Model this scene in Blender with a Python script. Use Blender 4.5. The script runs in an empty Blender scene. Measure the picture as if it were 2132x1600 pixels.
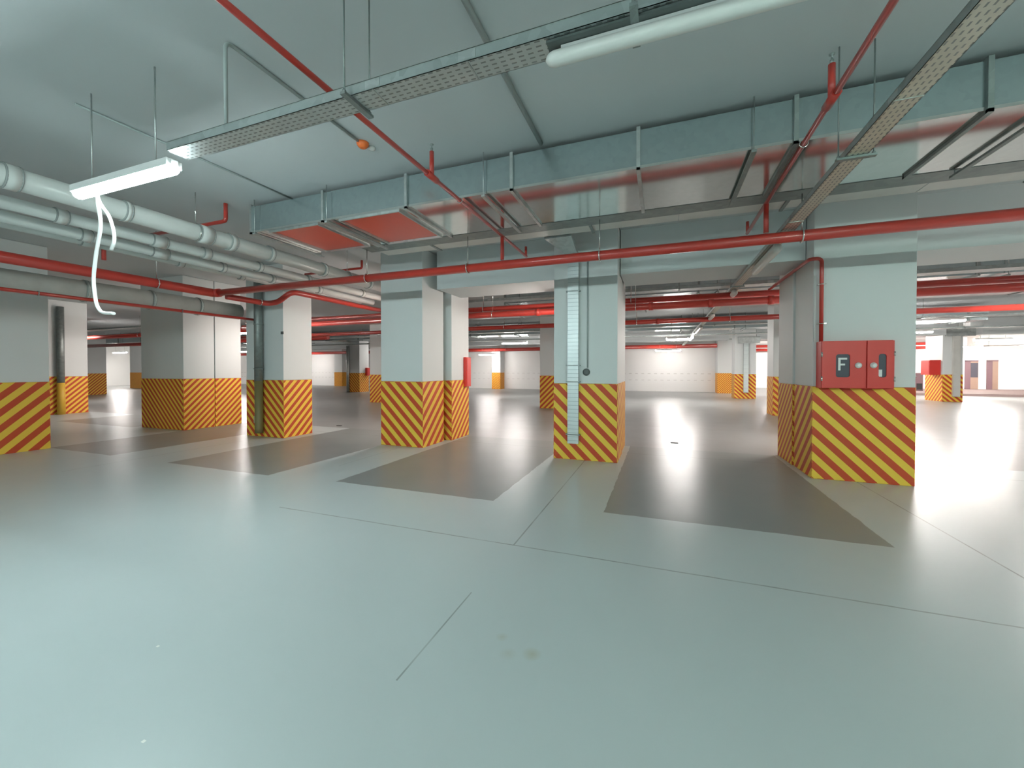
import bpy, bmesh, math, random
from mathutils import Vector, Matrix
random.seed(7)
SC = bpy.context.scene
COL = SC.collection
PI = math.pi

# ------------------------------------------------------------------ materials
def nodes(name):
    m = bpy.data.materials.new(name); m.use_nodes = True
    nt = m.node_tree; nt.nodes.clear()
    out = nt.nodes.new('ShaderNodeOutputMaterial')
    b = nt.nodes.new('ShaderNodeBsdfPrincipled')
    nt.links.new(b.outputs[0], out.inputs[0])
    return m, nt, b

def N(nt, t, **kw):
    n = nt.nodes.new(t)
    for k, v in kw.items(): setattr(n, k, v)
    return n

def math_n(nt, op, a, b=None, c=None):
    n = N(nt, 'ShaderNodeMath', operation=op)
    for i, v in enumerate((a, b, c)):
        if v is None: continue
        if isinstance(v, (int, float)): n.inputs[i].default_value = v
        else: nt.links.new(v, n.inputs[i])
    return n.outputs[0]

def rgba(c): return (c[0], c[1], c[2], 1.0)

def mix_col(nt, fac, a, b):
    n = N(nt, 'ShaderNodeMix', data_type='RGBA')
    if isinstance(fac, (int, float)): n.inputs[0].default_value = fac
    else: nt.links.new(fac, n.inputs[0])
    for i, v in ((6, a), (7, b)):
        if isinstance(v, tuple): n.inputs[i].default_value = rgba(v)
        else: nt.links.new(v, n.inputs[i])
    return n.outputs[2]

def paint(name, col, rough=.5, metal=0., var=.06, scale=3., bump=0., bscale=60., spec=.5, coat=0.):
    m, nt, b = nodes(name)
    geo = N(nt, 'ShaderNodeNewGeometry')
    no = N(nt, 'ShaderNodeTexNoise'); no.inputs['Scale'].default_value = scale; no.inputs['Detail'].default_value = 5
    nt.links.new(geo.outputs['Position'], no.inputs['Vector'])
    d = tuple(max(0, c * (1 - var)) for c in col); l = tuple(min(1, c * (1 + var)) for c in col)
    nt.links.new(mix_col(nt, no.outputs[0], d, l), b.inputs['Base Color'])
    b.inputs['Roughness'].default_value = rough; b.inputs['Metallic'].default_value = metal
    b.inputs['Specular IOR Level'].default_value = spec
    b.inputs['Coat Weight'].default_value = coat
    if bump:
        n2 = N(nt, 'ShaderNodeTexNoise'); n2.inputs['Scale'].default_value = bscale
        nt.links.new(geo.outputs['Position'], n2.inputs['Vector'])
        bp = N(nt, 'ShaderNodeBump'); bp.inputs['Strength'].default_value = bump; bp.inputs['Distance'].default_value = .01
        nt.links.new(n2.outputs[0], bp.inputs['Height']); nt.links.new(bp.outputs[0], b.inputs['Normal'])
    return m

def galv(name, col, rough, metal=.85, spangle=.12, scale=14.):
    m, nt, b = nodes(name)
    geo = N(nt, 'ShaderNodeNewGeometry')
    v = N(nt, 'ShaderNodeTexVoronoi'); v.inputs['Scale'].default_value = scale
    nt.links.new(geo.outputs['Position'], v.inputs['Vector'])
    d = tuple(c * (1 - spangle) for c in col); l = tuple(min(1, c * (1 + spangle)) for c in col)
    nt.links.new(mix_col(nt, v.outputs['Color'], d, l), b.inputs['Base Color'])
    b.inputs['Metallic'].default_value = metal; b.inputs['Roughness'].default_value = rough
    return m

def hazard(period, front=1, phase=0., red=(.56, .050, .028), yel=(.90, .60, .075)):
    m, nt, b = nodes('hazard_paint_%d_%d' % (period * 1000, front))
    geo = N(nt, 'ShaderNodeNewGeometry')
    sx = N(nt, 'ShaderNodeSeparateXYZ'); nt.links.new(geo.outputs['Position'], sx.inputs[0])
    sn = N(nt, 'ShaderNodeSeparateXYZ'); nt.links.new(geo.outputs['True Normal'], sn.inputs[0])
    ny = math_n(nt, 'ABSOLUTE', sn.outputs[1])
    s = math_n(nt, 'MULTIPLY', math_n(nt, 'MULTIPLY', sx.outputs[0], ny), float(front))
    s = math_n(nt, 'SUBTRACT', s, math_n(nt, 'MULTIPLY', sx.outputs[1], sn.outputs[0]))
    s = math_n(nt, 'ADD', math_n(nt, 'ADD', s, sx.outputs[2]), phase + 100 * period)
    f = math_n(nt, 'GREATER_THAN', math_n(nt, 'FRACT', math_n(nt, 'DIVIDE', s, period)), .5)
    no = N(nt, 'ShaderNodeTexNoise'); no.inputs['Scale'].default_value = 9; no.inputs['Detail'].default_value = 6
    nt.links.new(geo.outputs['Position'], no.inputs['Vector'])
    c = mix_col(nt, f, red, yel)
    c = mix_col(nt, math_n(nt, 'MULTIPLY', no.outputs[0], .18), c, tuple(x * .6 for x in yel))
    nt.links.new(c, b.inputs['Base Color'])
    b.inputs['Roughness'].default_value = .5; b.inputs['Specular IOR Level'].default_value = .3
    return m

_hz = {}
def hz(period, front=1):
    k = (period, front)
    if k not in _hz: _hz[k] = hazard(period, front)
    return _hz[k]

def perforated(name, col, axis, metal=.8, rough=.45):
    """galvanised sheet with rows of dark slots; axis = run direction"""
    m, nt, b = nodes(name)
    geo = N(nt, 'ShaderNodeNewGeometry')
    sx = N(nt, 'ShaderNodeSeparateXYZ'); nt.links.new(geo.outputs['Position'], sx.inputs[0])
    sn = N(nt, 'ShaderNodeSeparateXYZ'); nt.links.new(geo.outputs['True Normal'], sn.inputs[0])
    u = sx.outputs[0 if axis == 'x' else 1]; v = sx.outputs[1 if axis == 'x' else 0]
    du = math_n(nt, 'ABSOLUTE', math_n(nt, 'SUBTRACT', math_n(nt, 'FRACT', math_n(nt, 'DIVIDE', math_n(nt, 'ADD', u, 100.), .05)), .5))
    dv = math_n(nt, 'ABSOLUTE', math_n(nt, 'SUBTRACT', math_n(nt, 'FRACT', math_n(nt, 'DIVIDE', math_n(nt, 'ADD', v, 100.), .03)), .5))
    hole = math_n(nt, 'MULTIPLY', math_n(nt, 'LESS_THAN', du, .28), math_n(nt, 'LESS_THAN', dv, .16))
    hole = math_n(nt, 'MULTIPLY', hole, math_n(nt, 'GREATER_THAN', math_n(nt, 'ABSOLUTE', sn.outputs[2]), .7))
    no = N(nt, 'ShaderNodeTexNoise'); no.inputs['Scale'].default_value = 6
    nt.links.new(geo.outputs['Position'], no.inputs['Vector'])
    c0 = mix_col(nt, no.outputs[0], tuple(x * .85 for x in col), tuple(min(1, x * 1.15) for x in col))
    nt.links.new(mix_col(nt, hole, c0, (.30, .32, .31)), b.inputs['Base Color'])
    b.inputs['Metallic'].default_value = metal; b.inputs['Roughness'].default_value = rough
    return m

def emit(name, col, strength):
    m, nt, b = nodes(name)
    b.inputs['Base Color'].default_value = rgba((.9, .9, .9))
    b.inputs['Emission Color'].default_value = rgba(col)
    b.inputs['Emission Strength'].default_value = strength
    return m

def rect_mask(nt, X, Y, x0, x1, y0, y1):
    a = math_n(nt, 'MULTIPLY', math_n(nt, 'GREATER_THAN', X, x0), math_n(nt, 'LESS_THAN', X, x1))
    c = math_n(nt, 'MULTIPLY', math_n(nt, 'GREATER_THAN', Y, y0), math_n(nt, 'LESS_THAN', Y, y1))
    return math_n(nt, 'MULTIPLY', a, c)

def floor_material():
    m, nt, b = nodes('epoxy_floor_paint')
    geo = N(nt, 'ShaderNodeNewGeometry')
    sx = N(nt, 'ShaderNodeSeparateXYZ'); nt.links.new(geo.outputs['Position'], sx.inputs[0])
    X, Y = sx.outputs[0], sx.outputs[1]
    no = N(nt, 'ShaderNodeTexNoise'); no.inputs['Scale'].default_value = .9; no.inputs['Detail'].default_value = 6
    nt.links.new(geo.outputs['Position'], no.inputs['Vector'])
    base = mix_col(nt, no.outputs[0], (.47, .53, .53), (.53, .585, .58))
    # wobble so that painted edges are not ruler straight
    w = N(nt, 'ShaderNodeTexNoise'); w.inputs['Scale'].default_value = 5.; w.inputs['Detail'].default_value = 3
    nt.links.new(geo.outputs['Position'], w.inputs['Vector'])
    wob = math_n(nt, 'MULTIPLY', math_n(nt, 'SUBTRACT', w.outputs[0], .5), .04)
    Xw, Yw = math_n(nt, 'ADD', X, wob), math_n(nt, 'ADD', Y, wob)
    tot = None
    for r in BAYS:
        k = rect_mask(nt, Xw, Yw, *r)
        tot = k if tot is None else math_n(nt, 'MAXIMUM', tot, k)
    no3 = N(nt, 'ShaderNodeTexNoise'); no3.inputs['Scale'].default_value = 1.7
    nt.links.new(geo.outputs['Position'], no3.inputs['Vector'])
    bay = mix_col(nt, no3.outputs[0], (.225, .245, .24), (.26, .28, .272))
    c = mix_col(nt, tot, base, bay)
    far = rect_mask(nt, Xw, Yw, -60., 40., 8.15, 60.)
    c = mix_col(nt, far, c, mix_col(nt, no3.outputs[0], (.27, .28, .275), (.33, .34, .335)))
    jt = None
    for r in JOINTS:
        k = rect_mask(nt, Xw if r[1] - r[0] > .2 else X, Yw if r[3] - r[2] > .2 else math_n(nt, 'ADD', Y, math_n(nt, 'MULTIPLY', wob, .4)), *r)
        jt = k if jt is None else math_n(nt, 'MAXIMUM', jt, k)
    # broken line: fade joints by noise
    nj = N(nt, 'ShaderNodeTexNoise'); nj.inputs['Scale'].default_value = 3.1
    nt.links.new(geo.outputs['Position'], nj.inputs['Vector'])
    jt = math_n(nt, 'MULTIPLY', jt, math_n(nt, 'MULTIPLY', nj.outputs[0], .95))
    c = mix_col(nt, jt, c, (.09, .09, .08))
    # yellow-brown stain
    for sxp, syp, rr, st in ((-.63, 2.0, .055, .5), (-.83, 2.07, .035, .3), (-.75, 1.96, .05, .25), (-.95, .95, .2, .1)):
        dx = math_n(nt, 'SUBTRACT', X, sxp); dy = math_n(nt, 'SUBTRACT', Y, syp)
        d = math_n(nt, 'SQRT', math_n(nt, 'ADD', math_n(nt, 'MULTIPLY', dx, dx), math_n(nt, 'MULTIPLY', dy, dy)))
        d = math_n(nt, 'ADD', d, math_n(nt, 'MULTIPLY', wob, 1.2))
        f = math_n(nt, 'MULTIPLY', math_n(nt, 'SUBTRACT', 1., math_n(nt, 'MINIMUM', math_n(nt, 'DIVIDE', d, rr), 1.)), st)
        c = mix_col(nt, f, c, (.36, .33, .2))
    for sxp, syp in ((-2.55, 1.35), (-1.95, .98)):
        k = rect_mask(nt, X, Y, sxp - .008, sxp + .008, syp - .006, syp + .006)
        c = mix_col(nt, k, c, (.8, .8, .75))
    nt.links.new(c, b.inputs['Base Color'])
    n2 = N(nt, 'ShaderNodeTexNoise'); n2.inputs['Scale'].default_value = 2.2; n2.inputs['Detail'].default_value = 5
    nt.links.new(geo.outputs['Position'], n2.inputs['Vector'])
    r = math_n(nt, 'ADD', math_n(nt, 'MULTIPLY', n2.outputs[0], .05), FLOOR_ROUGH)
    nt.links.new(r, b.inputs['Roughness'])
    b.inputs['Specular IOR Level'].default_value = .5
    return m

FLOOR_ROUGH = .28
BAYS = [(-.56, 1.85, 4.27, 8.15), (-4.08, -1.79, 4.20, 8.15), (-7.45, -5.22, 4.10, 8.15), (-11.0, -9.0, 4.1, 8.15),
        (-16.5, -12.9, 6.3, 8.3)]
JOINTS = [(-1.182, -1.168, 3.2, 6.6), (-3.9, 9., 3.19, 3.205), (2.445, 2.46, 2.2, 6.6), (-1.195, -1.185, 1.6, 2.42),
          (-30., 12., 7.44, 7.46), (-8.26, -8.245, 3.2, 6.5), (-4.71, -4.70, 4.9, 6.6), (-30, 14, 11.2, 11.22)]

M = {}
def build_materials():
    M['floor'] = floor_material()
    M['ceiling'] = paint('ceiling_paint', (.58, .61, .615), .8, var=.05, scale=.8)
    M['beam'] = paint('beam_paint', (.68, .71, .71), .75, var=.04, scale=1.)
    M['shaft'] = paint('pillar_paint', (.72, .745, .735), .6, var=.03, scale=1.2)
    M['wall'] = paint('wall_paint', (.78, .78, .76), .7, var=.03, scale=.6)
    M['red'] = paint('red_pipe_paint', (.47, .042, .030), .28, var=.12, scale=8, coat=.2)
    M['cabinet'] = paint('red_cabinet_enamel', (.66, .038, .028), .4, var=.04, scale=5)
    M['duct'] = galv('galvanised_duct', (.50, .58, .59), .24, .9, .05, 20)
    M['duct_bottom'] = galv('galvanised_duct_underside', (.66, .70, .68), .12, .92, .04, 20)
    M['galv'] = galv('galvanised_steel', (.55, .58, .57), .4, .85)
    M['galv_dark'] = galv('weathered_steel', (.28, .31, .30), .5, .7)
    M['tray_x'] = perforated('perforated_tray_steel', (.66, .70, .69), 'x')
    M['tray_y'] = perforated('perforated_tray_steel_long', (.66, .66, .58), 'y')
    M['rail'] = galv('dull_rail_steel', (.40, .44, .43), .5, .75)
    M['tray_pale'] = paint('pale_zinc_sheet', (.70, .70, .66), .4, .25, .1, 4)
    M['pvc'] = paint('grey_pvc', (.62, .63, .60), .3, var=.05, scale=3)
    M['pvc_dark'] = paint('dark_pvc_joint', (.30, .32, .31), .4)
    M['grey_pipe'] = paint('dull_grey_insulation', (.47, .50, .47), .6, var=.2, scale=5)
    M['film'] = paint('red_protective_film', (.80, .095, .05), .3, var=.05, scale=2)
    M['white'] = paint('white_plastic', (.8, .8, .78), .35, var=.02)
    M['diff_off'] = paint('unlit_diffuser', (.80, .79, .75), .3, var=.02)
    M['black'] = paint('black_plastic', (.03, .032, .032), .4)
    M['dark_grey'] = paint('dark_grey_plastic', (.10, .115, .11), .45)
    M['conduit'] = paint('grey_conduit', (.36, .40, .39), .4)
    M['chrome'] = galv('bright_steel', (.75, .75, .73), .2, .95, .03)
    M['orange'] = paint('orange_plastic', (.85, .17, .03), .4)
    M['glass'] = paint('dark_window_pane', (.10, .10, .12), .12)
    M['drain_cast'] = paint('cast_iron', (.03, .03, .03), .5)
    M['kerb'] = paint('kerb_concrete', (.22, .16, .15), .7)
    M['door'] = paint('door_leaf_paint', (.36, .25, .19), .5)
    M['jamb'] = paint('door_jamb_paint', (.20, .12, .135), .5)
    M['yellow'] = paint('yellow_pipe_paint', (.70, .42, .05), .5)
    M['cable'] = paint('white_cable_sheath', (.85, .85, .83), .35)
    M['lamp'] = emit('lit_diffuser', (.80, .98, 1.), L_NEAR)
    M['lamp_back'] = emit('lit_diffuser_back', (.82, .99, 1.), L_BACK)
    M['lamp_green'] = emit('lit_diffuser_greenish', (.72, 1., .90), L_BACK)
    M['lamp_far'] = emit('lit_diffuser_warm', (1., .95, .91), L_FAR)
    M['lamp_warm'] = emit('lit_diffuser_warm_white', (1., .88, .82), L_WARM)
    M['lamp_exit'] = emit('lit_diffuser_bright', (1., .93, .88), L_EXIT)

L_NEAR, L_BACK, L_FAR, L_EXIT, L_WARM = 120., 250., 150., 340., 200.

# ------------------------------------------------------------------ mesh builder
class MB:
    def __init__(s): s.v = []; s.f = []; s.sm = []
    def box(s, x0, y0, z0, x1, y1, z1):
        x0, x1 = min(x0, x1), max(x0, x1); y0, y1 = min(y0, y1), max(y0, y1); z0, z1 = min(z0, z1), max(z0, z1)
        n = len(s.v)
        s.v += [(x0, y0, z0), (x1, y0, z0), (x1, y1, z0), (x0, y1, z0), (x0, y0, z1), (x1, y0, z1), (x1, y1, z1), (x0, y1, z1)]
        for q in ((0, 3, 2, 1), (4, 5, 6, 7), (0, 1, 5, 4), (1, 2, 6, 5), (2, 3, 7, 6), (3, 0, 4, 7)):
            s.f.append(tuple(n + i for i in q)); s.sm.append(False)
        return s
    def hexa(s, p):
        n = len(s.v); s.v += [tuple(q) for q in p]
        for q in ((0, 3, 2, 1), (4, 5, 6, 7), (0, 1, 5, 4), (1, 2, 6, 5), (2, 3, 7, 6), (3, 0, 4, 7)):
            s.f.append(tuple(n + i for i in q)); s.sm.append(False)
        return s
    def prism(s, pts, d):
        """closed outline pts (3D) pushed along vector d"""
        n = len(s.v); k = len(pts)
        s.v += [tuple(p) for p in pts] + [tuple(Vector(p) + Vector(d)) for p in pts]
        s.f.append(tuple(n + i for i in range(k))[::-1]); s.sm.append(False)
        s.f.append(tuple(n + k + i for i in range(k))); s.sm.append(False)
        for i in range(k):
            j = (i + 1) % k
            s.f.append((n + i, n + j, n + k + j, n + k + i)); s.sm.append(False)
        return s
    def tube(s, path, r, seg=14, bend=0., caps=True):
        P = [Vector(p) for p in path]
        if bend > 0 and len(P) > 2:
            Q = [P[0]]
            for i in range(1, len(P) - 1):
                a = (P[i - 1] - P[i]); b = (P[i + 1] - P[i])
                k = min(bend, a.length * .45, b.length * .45)
                a0 = P[i] + a.normalized() * k; b0 = P[i] + b.normalized() * k
                for t in range(7):
                    t /= 6.
                    Q.append(a0 * (1 - t) ** 2 + P[i] * 2 * t * (1 - t) + b0 * t * t)
            Q.append(P[-1]); P = Q
        rr = r if isinstance(r, (list, tuple)) else [r] * len(P)
        n0 = len(s.v)
        d = (P[1] - P[0]).normalized()
        u = d.orthogonal().normalized()
        for i, p in enumerate(P):
            if i == 0: t = (P[1] - P[0]).normalized()
            elif i == len(P) - 1: t = (P[-1] - P[-2]).normalized()
            else: t = ((P[i + 1] - p).normalized() + (p - P[i - 1]).normalized()).normalized()
            u = (u - t * u.dot(t)).normalized(); w = t.cross(u)
            for k in range(seg):
                a = 2 * PI * k / seg
                s.v.append(tuple(p + (u * math.cos(a) + w * math.sin(a)) * rr[i]))
        for i in range(len(P) - 1):
            for k in range(seg):
                a = n0 + i * seg + k; b = n0 + i * seg + (k + 1) % seg
                s.f.append((a, b, b + seg, a + seg)); s.sm.append(True)
        if caps:
            s.f.append(tuple(n0 + k for k in range(seg))[::-1]); s.sm.append(False)
            e = n0 + (len(P) - 1) * seg
            s.f.append(tuple(e + k for k in range(seg))); s.sm.append(False)
        return s
    def lathe(s, c, prof, axis=(0, 0, 1), seg=20):
        """prof = [(radius, height)] along axis from c"""
        ax = Vector(axis).normalized(); u = ax.orthogonal().normalized(); w = ax.cross(u); c = Vector(c)
        n0 = len(s.v)
        for r, h in prof:
            for k in range(seg):
                a = 2 * PI * k / seg
                s.v.append(tuple(c + ax * h + (u * math.cos(a) + w * math.sin(a)) * max(r, .0005)))
        for i in range(len(prof) - 1):
            for k in range(seg):
                a = n0 + i * seg + k; b = n0 + i * seg + (k + 1) % seg
                s.f.append((a, b, b + seg, a + seg)); s.sm.append(True)
        s.f.append(tuple(n0 + k for k in range(seg))[::-1]); s.sm.append(False)
        e = n0 + (len(prof) - 1) * seg
        s.f.append(tuple(e + k for k in range(seg))); s.sm.append(False)
        return s
    def ring(s, c, axis, R, r, seg=20, sec=8):
        ax = Vector(axis).normalized(); u = ax.orthogonal().normalized(); w = ax.cross(u); c = Vector(c); n0 = len(s.v)
        for i in range(seg):
            a = 2 * PI * i / seg; rad = u * math.cos(a) + w * math.sin(a)
            for j in range(sec):
                b = 2 * PI * j / sec
                s.v.append(tuple(c + rad * (R + r * math.cos(b)) + ax * r * math.sin(b)))
        for i in range(seg):
            for j in range(sec):
                a, b = n0 + i * sec + j, n0 + i * sec + (j + 1) % sec
                c2, d2 = n0 + ((i + 1) % seg) * sec + (j + 1) % sec, n0 + ((i + 1) % seg) * sec + j
                s.f.append((a, d2, c2, b)); s.sm.append(True)
        return s
    def build(s, name, mat, parent=None, bevel=0., label=None):
        me = bpy.data.meshes.new(name)
        me.from_pydata(s.v, [], s.f); me.update()
        bm = bmesh.new(); bm.from_mesh(me); bmesh.ops.recalc_face_normals(bm, faces=bm.faces); bm.to_mesh(me); bm.free()
        for p, q in zip(me.polygons, s.sm): p.use_smooth = q
        me.materials.append(mat)
        o = bpy.data.objects.new(name, me); COL.objects.link(o)
        if parent is not None:
            o.parent = parent
            o.matrix_parent_inverse = world_of(parent).inverted()
        if bevel:
            md = o.modifiers.new('edge', 'BEVEL'); md.width = bevel; md.segments = 2; md.limit_method = 'ANGLE'
        if label: o['label'] = label
        return o

def world_of(o):
    m = Matrix.Translation(o.location)
    if o.parent is not None: m = world_of(o.parent) @ o.matrix_parent_inverse @ m
    return m

def tag(o, label, cat, group=None, kind=None):
    o['label'] = label; o['category'] = cat
    if group: o['group'] = group
    if kind: o['kind'] = kind
    return o

GROUPS = {'tube_lamp': 'tube lamps under the ceiling', 'cable_tray': 'cable trays', 'air_duct': 'ventilation ducts', 'fire_main_pipe': 'red fire pipes',
          'sprinkler_branch_pipe': 'red sprinkler pipes', 'drain_pipe': 'grey drainpipes', 'fire_hose_cabinet': 'red fire cabinets', 'cable_trunking': 'pillar trunkings'}
def thing(name, label, cat, loc=(0, 0, 0), group=None, kind='thing'):
    group = group or GROUPS.get(name)
    o = bpy.data.objects.new(name, None); COL.objects.link(o)
    o.location = loc; o.empty_display_size = .1
    return tag(o, label, cat, group, kind)

def box(*a): return MB().box(*a)
def tube(*a, **k): return MB().tube(*a, **k)

build_materials()
CEIL = 3.82

# ------------------------------------------------------------------ setting
def struct(name, mb, mat, label, cat, **k):
    return tag(mb.build(name, mat, **k), label, cat, kind='structure')
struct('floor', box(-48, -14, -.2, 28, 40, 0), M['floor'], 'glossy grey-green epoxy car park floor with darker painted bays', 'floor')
struct('ceiling', box(-48, -14, CEIL, 28, 40, CEIL + .25), M['ceiling'], 'flat pale concrete ceiling over the whole car park', 'ceiling')
struct('wall_left', box(-48.2, -14, 0, -48, 40, CEIL), M['wall'], 'white end wall far off to the left', 'wall')
struct('wall_right', box(28, -14, 0, 28.2, 40, CEIL), M['wall'], 'white wall closing the car park on the right', 'wall')
struct('wall_front', box(-48, -14.2, 0, 28, -14, CEIL), M['wall'], 'pale wall behind the viewer', 'wall')
def dashed_wall():
    m, nt, b = nodes('wall_paint_with_dashes')
    geo = N(nt, 'ShaderNodeNewGeometry')
    sx = N(nt, 'ShaderNodeSeparateXYZ'); nt.links.new(geo.outputs['Position'], sx.inputs[0])
    x, z = sx.outputs[0], sx.outputs[2]
    fx = math_n(nt, 'LESS_THAN', math_n(nt, 'FRACT', math_n(nt, 'DIVIDE', math_n(nt, 'ADD', x, 100), .42)), .45)
    r1 = math_n(nt, 'LESS_THAN', math_n(nt, 'ABSOLUTE', math_n(nt, 'SUBTRACT', z, 1.22)), .022)
    r2 = math_n(nt, 'LESS_THAN', math_n(nt, 'ABSOLUTE', math_n(nt, 'SUBTRACT', z, .78)), .022)
    no = N(nt, 'ShaderNodeTexNoise'); no.inputs['Scale'].default_value = .35
    nt.links.new(geo.outputs['Position'], no.inputs['Vector'])
    f = math_n(nt, 'MULTIPLY', math_n(nt, 'MULTIPLY', fx, math_n(nt, 'MAXIMUM', r1, r2)), math_n(nt, 'MULTIPLY', no.outputs[0], .8))
    nt.links.new(mix_col(nt, f, (.78, .775, .76), (.42, .40, .38)), b.inputs['Base Color'])
    b.inputs['Roughness'].default_value = .7
    return m
struct('wall_back', box(-48, 29.5, 0, 4.9, 29.7, CEIL), dashed_wall(), 'white far wall with two faint rows of dashes', 'wall')
struct('wall_recess', box(4.7, 29.7, 0, 4.9, 38, CEIL), M['wall'], 'short white return wall beside the bright exit area', 'wall')
struct('wall_exit', box(4.7, 38, 0, 28, 38.2, CEIL), M['wall'], 'bright white wall of the exit area on the right', 'wall')
struct('trim_1', box(8.5, 30.2, 0, 27.9, 30.7, .13).box(8.5, 30.7, 0, 27.9, 37.9, .12), M['kerb'], 'low raised concrete kerb before the exit wall', 'kerb')
# beams over the front row (only from the stepped pillar to the right) and the third row
for k, (xa, xb, lab) in enumerate(((-4.14, -1.71, 'deep concrete beam between the stepped pillar and the trunking pillar'),
                         (-.64, 1.94, 'deep concrete beam between the trunking pillar and the fire cabinet pillar'),
                         (3.06, 12., 'deep concrete beam running right from the fire cabinet pillar'))):
    struct('ceiling_beam', box(xa, 6.9, 3.08, xb, 7.9, CEIL), M['beam'], lab, 'beam')
for xa, xb, lab in ((-34, 3.4, 'far concrete beam before the white back wall'), (4.7, 12.25, 'far concrete beam near the bright exit, left part'), (13.5, 27.9, 'far concrete beam near the bright exit, right part')):
    struct('ceiling_beam', box(xa, 24.2, 3.1, xb, 25., CEIL), M['beam'], lab, 'beam')

# ------------------------------------------------------------------ pillars
def pillar(x0, x1, y0, y1, label, period=.235, front=1, band=1.27, top=CEIL - .003, group='striped concrete pillars'):
    t = thing('striped_pillar', label, 'pillar', ((x0 + x1) / 2, (y0 + y1) / 2, 0), group)
    box(x0, y0, band, x1, y1, top).build('shaft', M['shaft'], t, bevel=.008, label='plain grey upper shaft')
    box(x0 - .004, y0 - .004, 0, x1 + .004, y1 + .004, band).build('hazard_band', hz(period, front), t, bevel=.006, label='red and yellow striped base')
    return t
pillar(1.95, 3.05, 6.6, 7.38, 'striped pillar carrying the red fire hose cabinet with F', .233)
pillar(1.93, 3.05, 7.42, 8.22, 'rear pillar half close behind the fire cabinet pillar', .16)
pillar(-1.70, -.655, 6.6, 7.38, 'striped pillar with a vertical galvanised cable trunking on its front', .235)
pillar(-1.68, -.67, 7.42, 8.22, 'added unseen rear half behind the trunking pillar, blocking lamp light', .19)  # unseen half put in to stop the added lamp's light spreading right
pillar(-5.23, -4.27, 6.58, 7.37, 'striped pillar left of the trunking pillar, with chevron corner', .243)
pillar(-5.20, -4.15, 7.50, 8.30, 'pillar stepping out close behind the chevron corner pillar, red box beside', .19)
pillar(-8.86, -7.72, 6.46, 7.22, 'striped pillar with dark drainpipe on its front', .195)
pillar(-12.68, -11.0, 6.42, 7.15, 'wide striped pillar right of the near left pillar, front half', .158)
pillar(-12.4, -10.985, 7.163, 7.85, 'rear half of the wide striped pillar on the left', .158)
pillar(-12.6, -10.9, 2.6, 4.08, 'nearest pillar, cut by the left edge of the picture', .28)
pillar(-20.3, -18.9, 7.05, 8.02, 'pillar with yellow-footed pipe, just behind the nearest left pillar', .17)
pillar(-33.2, -31.7, 13.4, 14.3, 'far striped pillar showing right beside the yellow-footed pipe pillar', .17)
pillar(-40.2, -38.4, 19.6, 20.6, 'farthest pillar on the left, before the white end wall', .11, front=-1)
pillar(-20.35, -19.2, 14.9, 15.7, 'pillar half hidden behind the drainpipe pillar', .17, front=-1)
pillar(-12.55, -11.45, 15.0, 15.8, 'second row pillar half hidden behind the chevron corner pillar', .2, front=-1)
pillar(-4.42, -3.35, 15.0, 15.8, 'second row pillar half hidden behind the trunking pillar', .2, front=-1)
pillar(3.42, 4.5, 15.2, 16.0, 'second row pillar mostly hidden behind the fire cabinet pillar', .2)
pillar(3.58, 4.55, 23.6, 24.5, 'distant pillar with pale trunking, left of the fire cabinet pillar', .2)
pillar(-19.7, -18.75, 21.4, 22.3, 'distant pillar with steel post, left of the chevron corner pillar', .2)
pillar(12.33, 13.05, 24.6, 25.9, 'far right pillar in the bright exit light, red box on its side', .22)
pillar(-27.9, -27.0, 28.6, 29.45, 'distant pillar on the white wall beside the drainpipe pillar', .13, front=-1)
pillar(-12.3, -11.6, 28.6, 29.45, 'distant pillar on the white wall between the two central pillars', .13, front=-1)
pillar(3.35, 4.7, 28.4, 29.45, 'distant corner pillar at the right end of the white wall', .13, front=-1)

# ------------------------------------------------------------------ fittings on pillars
def trunking_main():
    t = thing('cable_trunking', 'galvanised cable trunking rising up the central pillar', 'cable trunking', (-1.36, 6.55, .28))
    b = MB().box(-1.45, 6.525, .28, -1.27, 6.592, 3.32)
    b.build('cover', galv_slots, t)
    MB().hexa([(-1.46, 6.30, 3.36), (-1.26, 6.30, 3.36), (-1.26, 6.592, 3.28), (-1.46, 6.592, 3.28),
               (-1.46, 6.30, 3.43), (-1.26, 6.30, 3.43), (-1.26, 6.592, 3.38), (-1.46, 6.592, 3.38)]).build('bend', M['galv'], t)
    MB().hexa([(-1.62, 5.72, 3.42), (-1.22, 5.72, 3.42), (-1.26, 6.30, 3.36), (-1.46, 6.30, 3.36),
               (-1.62, 5.72, 3.48), (-1.22, 5.72, 3.48), (-1.26, 6.30, 3.43), (-1.46, 6.30, 3.43)]).build('branch_arm', M['galv'], t)
    for z in (.42, 1.29, 1.56, 2.78):
        box(-1.475, 6.515, z, -1.245, 6.594, z + .018).build('strap', M['galv_dark'], t)
def slots_mat():
    m, nt, b = nodes('ribbed_trunking_cover')
    geo = N(nt, 'ShaderNodeNewGeometry'); sx = N(nt, 'ShaderNodeSeparateXYZ'); nt.links.new(geo.outputs['Position'], sx.inputs[0])
    f = math_n(nt, 'LESS_THAN', math_n(nt, 'FRACT', math_n(nt, 'DIVIDE', sx.outputs[2], .065)), .1)
    no = N(nt, 'ShaderNodeTexNoise'); no.inputs['Scale'].default_value = 5
    nt.links.new(geo.outputs['Position'], no.inputs['Vector'])
    c = mix_col(nt, no.outputs[0], (.60, .66, .66), (.75, .80, .79))
    nt.links.new(mix_col(nt, f, c, (.36, .42, .43)), b.inputs['Base Color'])
    b.inputs['Metallic'].default_value = .35; b.inputs['Roughness'].default_value = .35
    return m
galv_slots = slots_mat()
trunking_main()
t = thing('wall_cap', 'round dark cap on the central pillar beside the trunking', 'cap', (-1.15, 6.58, 1.46))
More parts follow.
